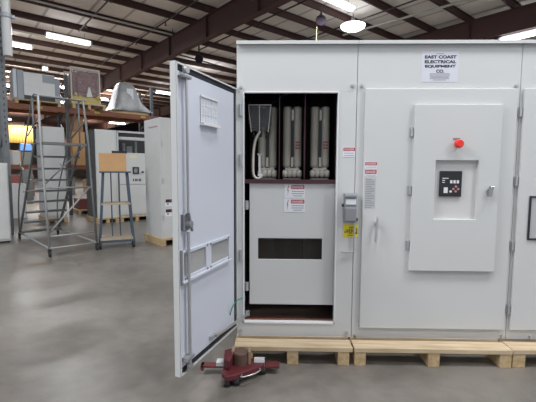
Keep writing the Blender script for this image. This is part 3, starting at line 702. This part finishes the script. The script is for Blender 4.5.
fm = T(*uw(u1,8.15,0)) @ Matrix.Rotation(ROTB,4,'Z')
pallet('pine pallet under the open-topped back cabinet', fm @ T(.0,-.06,0), 1.32, 1.05, [.02,.44,.84,1.22], 'pallets under the back cabinets', nb=6, sw=.09, m=PINE_OLD, ms=PINE_OLD)
e = empty('spare_cabinet','wide grey back cabinet with an open top bay and a square meter window','electrical cabinet',uw(u1,8.15,HB),ROTB,GB); f = fr(e)
zt_ = onW(130,153,8.15)[1]-HB; W_ = 1.3
MB(f).box(0,W_,.02,.95,0,zt_-.02).build('housing', PAINT_OLD, e, bevel=.004)
MB(f).box(.01,W_-.01,-.004,.02,1.02-.14,zt_).build('upper_door', PAINT_OLD, e, bevel=.004)
lo = MB(f).box(.01,W_-.01,-.004,.02,.04,1.0-.14).build('lower_door', PAINT_OLD, e, bevel=.004)
k = MB(f); k.box(0,.04,0,.04,zt_-.02,2.33).box(W_-.04,W_,0,.04,zt_-.02,2.33).box(0,.04,.91,.95,zt_-.02,2.33).box(W_-.04,W_,.91,.95,zt_-.02,2.33).box(0,W_,0,.04,2.28,2.33); k.build('top_bay_frame', STEEL, e)
MB(f).box(.04,W_-.04,.88,.90,zt_,2.33).build('bay_back', mat('bay_back_sheet',(.02,.018,.018),.7), e)
MB(f).cyl((.06,.15,2.14),(W_*.9,.15,2.14),.045,10).build('bus_tube', WHITE, e)
MB(f).box(.25,.33,.3,.36,zt_,zt_+.28).box(.36,.52,.3,.5,zt_,zt_+.20).box(.6,.66,.3,.36,zt_,zt_+.34).build('bay_device', RACKGREY, e)
mx0,mz1 = onW(136,167,8.15); mx1,mz0 = onW(139.8,174,8.15)
mx0 = onW(132.5,166,8.15)[0]-u1; mx1 = onW(138.7,166,8.15)[0]-u1; mz1 = onW(135,167,8.15)[1]-HB; mz0 = onW(135,174,8.15)[1]-HB
mf = MB(f).frame(mx0,mx1,mz0,mz1,-.02,-.004,.035).build('meter_window_frame', BLACK, e)
MB(f).box(mx0+.03,mx1-.03,-.008,-.0045,mz0+.03,mz1-.03).build('meter_window_pane', GREYP, mf)
k = MB(f); xx = mx0; zz = onW(135,180,8.15)[1]-HB
for a in (0,.06,.10,.16,.20): k.box(xx+a,xx+a+.03,-.006,-.0045,zz-.035,zz+.035)
k.build('stencil_mark', INK, e)
ykx = onW(133,157,8.15)
MB(f).box(ykx[0]-u1-.10,ykx[0]-u1+.10,-.006,-.0045,ykx[1]-HB-.02,ykx[1]-HB+.025).build('caution_label', mat('pale_yellow_label',(.70,.62,.30),.6), e)
hx = onW(142.5,172,8.15); MB(f).box(hx[0]-u1-.03,hx[0]-u1+.03,-.03,-.004,hx[1]-HB-.02,hx[1]-HB+.02).build('turn_latch', BLACK, e)
# cabinet behind the ladder
u0 = onW(45.5,200,9.05)[0]; u1b = onW(66.3,180,9.05)[0]
e, f = plain_cabinet('grey cabinet standing behind the rolling ladder treads', u0, 9.05, u1b-u0, .95, 2.40, 'pine pallet under the cabinet behind the ladder', side=PAINT_OLD)
MB(f).box(.01,u1b-u0-.03,-.004,.02,.05,2.37).build('door', PAINT_OLD, e, bevel=.004)

# ================================================================== ROLLING LADDER
A = Vector((-3.603,3.138,0)); az = R(44)
lf = Matrix.Translation(A) @ Matrix.Rotation(math.pi/2-az,4,'Z')
ld = empty('rolling_ladder','grey steel rolling warehouse ladder with handrails and a top platform','ladder',A,math.pi/2-az); f = fr(ld)
WD, LN, ZP = .76, 2.2, 1.90
lean = .24
def sidept(s, y, z): # s = 0 or 1 side; base wider at the platform end
    t = y/LN; x0 = .02*t; x1 = WD-.02*t
    return Vector((x0 if s==0 else x1, y, z))
PT = [(0,0),(1,0)]
r = .019
for s in (0,1):
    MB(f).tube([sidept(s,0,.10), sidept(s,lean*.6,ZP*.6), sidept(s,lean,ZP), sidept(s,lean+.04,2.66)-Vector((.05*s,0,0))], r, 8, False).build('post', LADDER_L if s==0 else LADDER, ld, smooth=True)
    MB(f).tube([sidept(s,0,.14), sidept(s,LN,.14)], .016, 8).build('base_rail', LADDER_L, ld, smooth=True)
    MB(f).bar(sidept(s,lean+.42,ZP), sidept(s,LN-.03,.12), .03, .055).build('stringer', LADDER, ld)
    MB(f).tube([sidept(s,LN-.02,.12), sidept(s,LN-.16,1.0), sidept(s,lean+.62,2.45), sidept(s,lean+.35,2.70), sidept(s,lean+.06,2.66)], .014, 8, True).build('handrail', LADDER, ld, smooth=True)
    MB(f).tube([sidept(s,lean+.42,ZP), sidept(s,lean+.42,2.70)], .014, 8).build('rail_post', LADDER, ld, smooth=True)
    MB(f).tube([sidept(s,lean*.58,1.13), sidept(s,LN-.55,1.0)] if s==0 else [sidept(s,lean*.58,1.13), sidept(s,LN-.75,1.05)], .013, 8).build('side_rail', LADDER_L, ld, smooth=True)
    MB(f).tube([sidept(s,LN-.35,1.55), sidept(s,LN-.65,1.42)], .014, 8).build('rail_brace', LADDER_L, ld, smooth=True)
    MB(f).tube([sidept(s,lean+.05,2.33), sidept(s,lean+.85,2.05)], .012, 8).build('mid_rail', LADDER, ld, smooth=True)
for z, y in ((.14,.0),(.33,.05)): MB(f).tube([sidept(0,y,z), sidept(1,y,z)], .015, 8).build('front_rail', LADDER_L, ld, smooth=True)
MB(f).tube([sidept(0,.24,1.13), sidept(1,.24,1.13)], .015, 8).build('cross_rail', LADDER_L, ld, smooth=True)
MB(f).tube([sidept(0,.07,.36), sidept(1,.24,1.13)], .015, 8).build('diagonal_brace', LADDER_L, ld, smooth=True)
MB(f).tube([sidept(0,.25,1.16), sidept(1,.39,1.88)], .013, 8).build('diagonal_brace', LADDER, ld, smooth=True)
MB(f).tube([sidept(0,lean+.06,2.66), sidept(1,lean+.06,2.66)], .017, 8).build('guard_rail', LADDER, ld, smooth=True)
MB(f).tube([sidept(0,LN,.14), sidept(1,LN,.14)], .015, 8).build('rear_rail', LADDER, ld, smooth=True)
MB(f).box(.03,WD-.04,lean-.02,lean+.42,ZP-.025,ZP).box(.03,WD-.04,lean-.03,lean-.01,ZP-.04,ZP+.005).build('platform', LADDER, ld)
NT = 8
for i in range(1,NT+1):
    z = ZP-i*(ZP-.12)/(NT+.3); y = lean+.42+(i-.3)*(LN-lean-.50)/(NT+.3)
    a = sidept(0,y,z); b_ = sidept(1,y,z)
    MB(f).box(a.x,b_.x,y-.09,y+.09,z-.012,z).box(a.x,b_.x,y-.09,y-.08,z-.035,z).build('tread', LADDER, ld)
for s,y in ((0,0),(1,0),(0,LN),(1,LN)):
    p = sidept(s,y,0); k = MB(f).cyl((p.x-.015,p.y,.045),(p.x+.015,p.y,.045),.045,14); k.box(p.x-.022,p.x+.022,p.y-.02,p.y+.02,.06,.13); k.build('caster', RUBBER, ld)

# ================================================================== CART AND CARTON
cp_ = Vector((-2.87,4.06,0)); ca = R(24)
ct = empty('shop_cart','blue-grey steel shelf cart on casters with worn plywood shelves','cart',cp_,ca); f = fr(ct)
CW, CD = .54, .42
def leg(sx, y): return [(sx*(CW/2+.02),y,.11),(sx*(CW/2-.065),y*.8,1.39)]
for sx in (-1,1):
    for y in (-CD/2+.03, CD/2-.03):
        p,q = leg(sx,y); MB(f).bar(p,q,.045,.03).build('leg', BLUE, ct)
        MB(f).cyl((p[0]-.018,y,.055),(p[0]+.018,y,.055),.055,14).box(p[0]-.02,p[0]+.02,y-.02,y+.02,.05,.115).build('caster', RUBBER, ct)
for x in (-.075,.065): MB(f).cyl((x,-.03,.2),(x,-.03,1.39),.011,8).build('centre_rod', BLUE, ct)
MB(f).box(-CW/2-.045,CW/2+.045,-CD/2,CD/2,.11,.15).build('base_frame', BLUE, ct)
MB(f).box(-CW/2-.01,CW/2+.01,-CD/2+.01,CD/2-.01,.152,.20).build('base_shelf', PLY, ct)
MB(f).box(-CW/2+.02,CW/2-.02,-CD/2+.02,CD/2-.02,.80,.835).build('middle_shelf', PLY, ct)
MB(f).box(-CW/2-.0,CW/2+.0,-CD/2,CD/2,1.385,1.41).build('top_shelf', BLUE, ct)
bx = empty('cardboard_box','plain brown cardboard box sitting on top of the cart','box',cp_+Vector((-.03,-.01,1.41)),ca); f = fr(bx)
MB(f).box(-.235,.225,-.19,.19,0,.33).build('carton', CARD, bx, bevel=.004)
MB(f).box(-.236,-.02,-.191,-.19,.155,.16).box(-.02,.226,-.03,.03,.3301,.3315).build('packing_tape', mat('tan_tape',(.42,.25,.12),.4), bx)
t = empty('black_tray','small black tool tray lying on the cardboard box','tray',cp_+Vector((.06,.02,1.7415)),ca); f = fr(t)
MB(f).box(-.11,.15,-.08,.08,0,.012).build('bottom', BLACK, t); MB(f).box(-.11,.15,-.08,-.07,.012,.045).box(-.11,.15,.07,.08,.012,.045).box(-.11,-.10,-.07,.07,.012,.045).box(.14,.15,-.07,.07,.012,.045).build('rim', BLACK, t)

# ================================================================== PALLET RACK AND ITS LOADS
WR = 10.6
rk = empty('pallet_rack','long pallet rack with orange beams behind the back cabinets','pallet rack',uw(1.04,WR,0),ROTB); f = B
UP = [-1.65,1.04,3.73,6.42]
for u in UP:
    for dy in (0,1.05):
        MB(f).box(u-.045,u+.045,WR+dy,WR+dy+.08,0,4.25).build('upright', RACKG, rk)
    k = MB(f)
    for i in range(4): k.bar((u,WR+.08,.3+i),(u,WR+1.05,.9+i),.03,.03); k.bar((u,WR+.08,1.2+i),(u,WR+1.05,.9+i),.03,.03)
    k.build('upright_bracing', RACKG, rk)
for a,b_ in zip(UP,UP[1:]):
    for z in (1.55,3.28):
        for dy in (0,1.07): MB(f).box(a+.046,b_-.046,WR-.01+dy,WR+.05+dy,z-.13,z).build('beam', RACKO, rk)
        MB(f).box(a+.06,b_-.06,WR+.05,WR+1.06,z-.028,z-.005).build('decking', PINE_OLD if z>2 else CARD_D, rk)
for u in (.3,1.9,3.4): MB(f).box(u-.08,u+.08,WR-.013,WR-.0105,3.19,3.25).build('load_label', STRAWY, rk)
def rackpt(px,py,dw=.1): return onW(px,py,WR+dw)
# stretch-wrapped panel
ZB = 3.28
ua = rackpt(13,90)[0]; ub = rackpt(60,90)[0]; zt = rackpt(36,72)[1]
fm = B @ T(ua,WR-.05,ZB)
pallet('old pallet on the rack top under the wrapped panel', fm, ub-ua, 1.0, [.02,(ub-ua)/2-.04,ub-ua-.1], 'pallets on the rack top', nb=5, sw=.08, m=PINE_OLD, ms=PINE_OLD, hgt=.13)
e = empty('wrapped_panel','stretch-wrapped white electrical panel lying across the rack top at left','wrapped crate',uw(ua,WR,ZB+.13),ROTB); f = fr(e)
L = ub-ua; hh = zt-ZB-.13
MB(f).box(.25,L-.16,-.02,.8,.12,hh-.06).build('panel', mat('white_panel_enamel',(.66,.66,.64),.45,noise=(4,.3,(.72,.72,.70))), e, bevel=.01)
MB(f).box(.10,.25,.0,.8,0,hh-.02).box(L-.16,L-.02,.0,.8,0,hh-.14).build('corner_guard', WRAPG, e, bevel=.01)
MB(f).box(.0,.10,.02,.78,.02,hh).build('film_flap', WRAP, e, bevel=.02)
MB(f).box(.25,L-.16,.02,.8,0,.12).build('plinth', BLACK, e)
MB(f).box(.72,L-.16,-.03,.8,hh-.30,hh-.08).build('grey_band', WRAPG, e, bevel=.01)
# crate with maroon machine in clear film
ua = rackpt(70,100)[0]; ub = rackpt(104,100)[0]
fm = B @ T(ua,WR-.12,ZB)
pallet('bright pine pallet on the rack top under the maroon machine', fm, ub-ua, 1.0, [.02,(ub-ua)/2-.04,ub-ua-.1], 'pallets on the rack top', nb=5, sw=.08, hgt=.19, th=.05)
e = empty('filmed_machine','maroon machine in a clear film frame on straw packing, on the rack top','wrapped machine',uw(ua,WR,ZB+.19),ROTB); f = fr(e)
L = ub-ua-.12; hh = rackpt(85,69)[1]-ZB-.19
MB(f).box(.10,L-.05,.1,.75,.22,hh-.12).box(.2,L-.15,.06,.1,.35,hh-.25).build('machine_body', MAROON, e, bevel=.02)
k = MB(f)
for i in range(5): k.cyl((.16+i*.13,.06,.30+.17*(i*2%3)),(.16+i*.13,.1,.30+.17*(i*2%3)),.028,8)
k.build('machine_port', PORC, e)
MB(f).hexa([(L*.52,.02,.22),(L*.72,.02,.22),(L*.72,.09,.22),(L*.52,.09,.22),(L*.6,.02,.52),(L*.64,.02,.52),(L*.64,.09,.52),(L*.6,.09,.52)]).build('white_sleeve', WHITE, e)
k = MB(f)
for x in (.03,L-.03):
    for y in (.0,.8): k.box(x-.02,x+.02,y,y+.04,0,hh)
for y in (.0,.8): k.box(.03,L-.03,y,y+.04,hh-.05,hh)
k.build('packing_frame', mat('pale_timber_batten',(.55,.48,.42),.7), e)
MB(f).box(.05,L-.05,-.004,-.001,.05,hh-.03).build('film', FILM, e)
k = MB(f)
for i in range(26):
    x = .05+random.random()*(L-.1); y = random.random()*.7; s = .05+random.random()*.06
    k.lathe([(s*.4,-s*.6),(s,0),(s*.5,s*.7)],(x,y,.17+random.random()*.09),8)
k.box(.04,L-.04,.02,.78,0,.2).build('straw_packing', mat('straw',(.55,.42,.09),.8), e)
# tarpaulin-covered machine
ua = rackpt(109.5,107)[0]; ub = rackpt(150,112)[0]; zt = rackpt(126,83)[1]; ZT = ZB+.09
e = empty('tarped_machine','silver tarpaulin draped over a peaked machine on the rack top','covered machine',uw(ua,WR,ZT),ROTB); f = fr(e)
L = ub-ua; hh = zt-ZT
prof = [(0,0,.0),(.04,.06,.05),(.14,.30,.12),(.20,.66,.2),(.24,1.0,.25),(.34,1.1,.3),(.54,1.08,.3),(.62,.98,.25),(.68,.66,.2),(.75,.40,.15),(.86,.20,.1),(1.0,.04,.02)]
bm_ = MB(f); n_ = len(prof); rows = []
for j,(y,sc_) in enumerate(((-.10,.0),(-.04,.72),(.12,.97),(.45,1.0),(.80,.85),(.95,0))):
    rows.append(bm_._v([(a*L+.03*math.sin(7*i+j), y+(random.random()-.5)*.13, max(.0,b0*hh*sc_*1.0+((random.random()-.5)*.10 if sc_ and b0>.1 else 0))) for i,(a,b0,_) in enumerate(prof)]))
for A_,B_ in zip(rows,rows[1:]):
    for i in range(n_-1): bm_.bm.faces.new((A_[i],A_[i+1],B_[i+1],B_[i]))
to = bm_.build('tarpaulin', TARP, e, smooth=True); sd_ = to.modifiers.new('subd','SUBSURF'); sd_.levels = 2; sd_.render_levels = 2
so = to.modifiers.new('thick','SOLIDIFY'); so.thickness = .012
MB(f).box(L*.02,L*.92,-.02,.85,-.09,-.01).build('machine_skid', PINE_OLD, e)
MB(f).box(L*.38,L*.54,-.06,-.02,hh*.42,hh*.78).build('shipping_sheet', PAPER, e)
# traffic cone
cu = rackpt(145,109,.55)[0]
e = empty('traffic_cone','small orange traffic cone on the rack top beside the tarpaulin','traffic cone',uw(rackpt(146,109,.9)[0],WR+.95,ZB),ROTB); f = fr(e)
MB(f).lathe([(.12,.02),(.035,.42),(.02,.43)],n=16).build('cone', CONE, e, smooth=True); MB(f).box(-.16,.16,-.16,.16,0,.022).build('base', CONE, e)

# loads low in the rack, seen through the ladder
def carton(label, px0, py0, px1, py1, w, m, dep=.5, cat='box', name='carton', z0=None, tape=True, rz=0):
    ua,_ = onW(px0,(py0+py1)/2,w); ub,_ = onW(px1,(py0+py1)/2,w); zb = onW((px0+px1)/2,py1,w)[1] if z0 is None else z0; zt = onW((px0+px1)/2,py0,w)[1]
    e = empty(name, label, cat, uw(ua,w,zb), ROTB); f = fr(e)
    MB(f).box(0,ub-ua,0,dep,0,zt-zb).build('body', m, e, bevel=.01)
    MB(f).box(-.004,ub-ua+.004,-.004,dep+.004,(zt-zb)*.86,zt-zb+.004).build('lid', m, e, bevel=.005)
    return e
carton('grey box on the rack shelf left of the ladder, under the blue sheet',12.5,151,20,162.5,WR+.12,PAINT_OLD,.6,z0=1.55)
carton('tall brown carton stacked on the rack shelf right of the ladder treads',72,132,86,150,WR+.15,CARD,.7,z0=1.55)
carton('dark brown carton behind the ladder platform, leaning on the tall one',87.2,137,94,150,WR+.2,CARD_D,.7,z0=1.55)
e = carton('small brown carton on top of the tall carton on the shelf',73,116,83,131.5,WR+.25,CARD_D,.4)
e.location.z = uw(0,0,1.55).z + (onW(79,132,WR+.15)[1]-1.55) + .012
carton('grey crate on the floor under the rack, left of the ladder treads',13,184,27,228,WR+.1,PAINT_OLD,.8,'crate','crate',0)
carton('faded red crate on the floor under the rack right of the ladder',79.5,199,88,214,WR+.1,REDSTUFF,.7,'crate','crate',.14)
uu_ = onW(78,215,WR)[0]
pallet('dark old pallet on the floor under the red crate', B @ T(uu_,WR+.0,0), .75, .95, [.02,.33,.64], 'pallets on the floor under the rack', nb=5, sw=.08, m=PINE_OLD, ms=PINE_OLD)

# ---- amber curtain and blue sheet
k = MB(B); ua = onW(9,135,16)[0]; ub = onW(34.5,135,16)[0]; z1 = onW(20,125.5,16)[1]; z0 = onW(20,143,16)[1]
N = 28; P0=[];P1=[]
for i in range(N+1):
    x = ua+(ub-ua)*i/N; y = 16+.012*math.sin(i*1.9); P0.append((x,y,z0)); P1.append((x,y,z1))
V0=k._v(P0);V1=k._v(P1)
for i in range(N): k.bm.faces.new((V0[i],V0[i+1],V1[i+1],V1[i]))
e = empty('welding_curtain','bright amber welding curtain hanging beyond the rack at far left','curtain',uw(ua,16,z0),0)
o = k.build('sheet', CURTAIN, e, smooth=True); so = o.modifiers.new('t','SOLIDIFY'); so.thickness=.006
k = MB(B).cyl((ua-.1,16,z1+.02),(ub+.1,16,z1+.02),.025,8)
for x in (ua-.1,ub+.1): k.cyl((x,16,0),(x,16,z1+.02),.025,8)
k.build('curtain_stand', DARKPIPE, e)
curtain_fill = add_area(uw((ua+ub)/2,13.2,z1+1.2), 2.0,.3, 330, ROTB, (1,.9,.72)); curtain_fill.rotation_euler = (R(48),0,ROTB)  # unseen fill light added to brighten the curtain, has no fixture
ua = onW(19.5,146,15.6)[0]; ub = onW(33,146,15.6)[0]; z1 = onW(26,143,15.6)[1]; z0 = 0
e = empty('covered_stack','stack under a blue tarpaulin below the amber curtain','covered stack',uw(ua,15.6,0),ROTB); f = fr(e); zq = onW(26,151,15.6)[1]
MB(f).box(.05,ub-ua-.05,.05,.28,0,zq).build('stack_body', RACKG, e, bevel=.02)
MB(f).hexa([(0,0,zq),(ub-ua,0,zq),(ub-ua,.3,zq),(0,.3,zq),(.04,.02,z1),(ub-ua-.05,.02,z1-.04),(ub-ua-.05,.28,z1-.02),(.04,.28,z1)]).build('blue_tarpaulin', TARPB, e, bevel=.03)

# ---- second rack row far behind
WR2 = 20.0
rk2 = empty('pallet_rack','distant pallet rack seen between the back cabinets and the front rack','pallet rack',uw(0,WR2,0),ROTB)
for u in range(-3,16,3):
    MB(B).box(u-.05,u+.05,WR2,WR2+.1,0,3.0).build('upright', RACKG, rk2)
    MB(B).box(u-.05,u+.05,WR2+1.0,WR2+1.1,0,3.0).build('upright', RACKG, rk2)
for z in (1.6,2.9): MB(B).box(-3.05,15.05,WR2-.05,WR2,z-.13,z).build('beam', RACKO, rk2); MB(B).box(-3,15,WR2,WR2+1.0,z-.05,z-.02).build('decking', CARD_D, rk2)
mats_ = [CARD_D,RACKG,RACKGREY,CARD_D,RACKG,REDSTUFF]
i = 0
for z,hh in ((0,1.25),(1.6,1.0)):
    for u in range(-2,15,2):
        e = empty('stored_crate', 'stored crate on the distant rack behind the front rack', 'crate', uw(u+.1*(i%3),WR2+.1,z), ROTB, 'crates on the distant rack'); f = fr(e)
        m_ = mats_[(i*5+int(z))%6]; MB(f).box(0,1.2+.2*(i%2),0,.85,0,hh-.15*(i%4)).build('body', m_, e, bevel=.02); i += 1

# ================================================================== LEFT EDGE
px = uw(-.99,6.52)
e = empty('grey_locker','pale grey locker cut by the left edge in front of the rack upright','locker',uw(-1.86,6.56,0),ROTB); f = fr(e)
zt = onW(5,163,6.56)[1]
MB(f).box(0,.91,.02,.7,.04,zt).build('housing', PAINT_OLD, e, bevel=.008); MB(f).box(.02,.89,0,.02,.08,zt-.03).build('door', PAINT_OLD, e, bevel=.004); MB(f).box(.03,.88,.05,.66,0,.04).build('plinth', BLACK, e)
e = empty('rack_upright_frame','tall grey rack frame with slotted post at the left edge','rack frame',uw(-.98,7.6,0),ROTB); f = B
ul = onW(6,140,7.6)[0]
for y in (7.6,8.6): 
    MB(f).box(ul-.06,ul+.06,y,y+.09,0,4.6).build('post', RACKGREY, e)
for i in range(20): MB(f).box(ul-.012,ul+.012,7.597,7.6,2.0+i*.13,2.05+i*.13).build('slot', BLACK, e)
k = MB(f)
for i in range(4): k.bar((ul,7.69,.3+i*1.1),(ul,8.6,.85+i*1.1),.035); k.bar((ul,7.69,1.4+i*1.1),(ul,8.6,.85+i*1.1),.035)
k.build('bracing', RACKGREY, e)
up = onW(7,30,7.2)[0]
e = empty('white_pipe','white vertical pipe with a clamp at the top left corner','pipe',uw(up,7.25,3.75),ROTB); f = B
MB(f).cyl((up,7.25,3.75),(up,7.25,HP),.085,16).build('pipe', PVC, e, smooth=False); zc = onW(7,15,7.2)[1]
MB(f).cyl((up,7.25,zc-.04),(up,7.25,zc+.04),.105,16).box(up-.2,up-.09,7.22,7.28,zc-.02,zc+.02).box(up+.095,up+.15,7.22,7.28,zc-.03,zc+.03).build('clamp', GREYP, e)
MB(f).box(up-.03,up+.03,7.335,7.6,3.9,3.96).build('bracket', GREYP, e)

# ================================================================== LIGHT
w = bpy.data.worlds.new('daylight'); S.world = w; w.use_nodes = True
bg = w.node_tree.nodes['Background']; bg.inputs['Color'].default_value = (.80,.88,1,1); bg.inputs['Strength'].default_value = .72
vs = S.view_settings
S.view_settings.view_transform = 'Standard'; vs.look = 'None'; vs.gamma = 1; vs.exposure = 0.0; vs.use_curve_mapping = False
S.cycles.use_denoising = True
S.cycles.max_bounces = 8
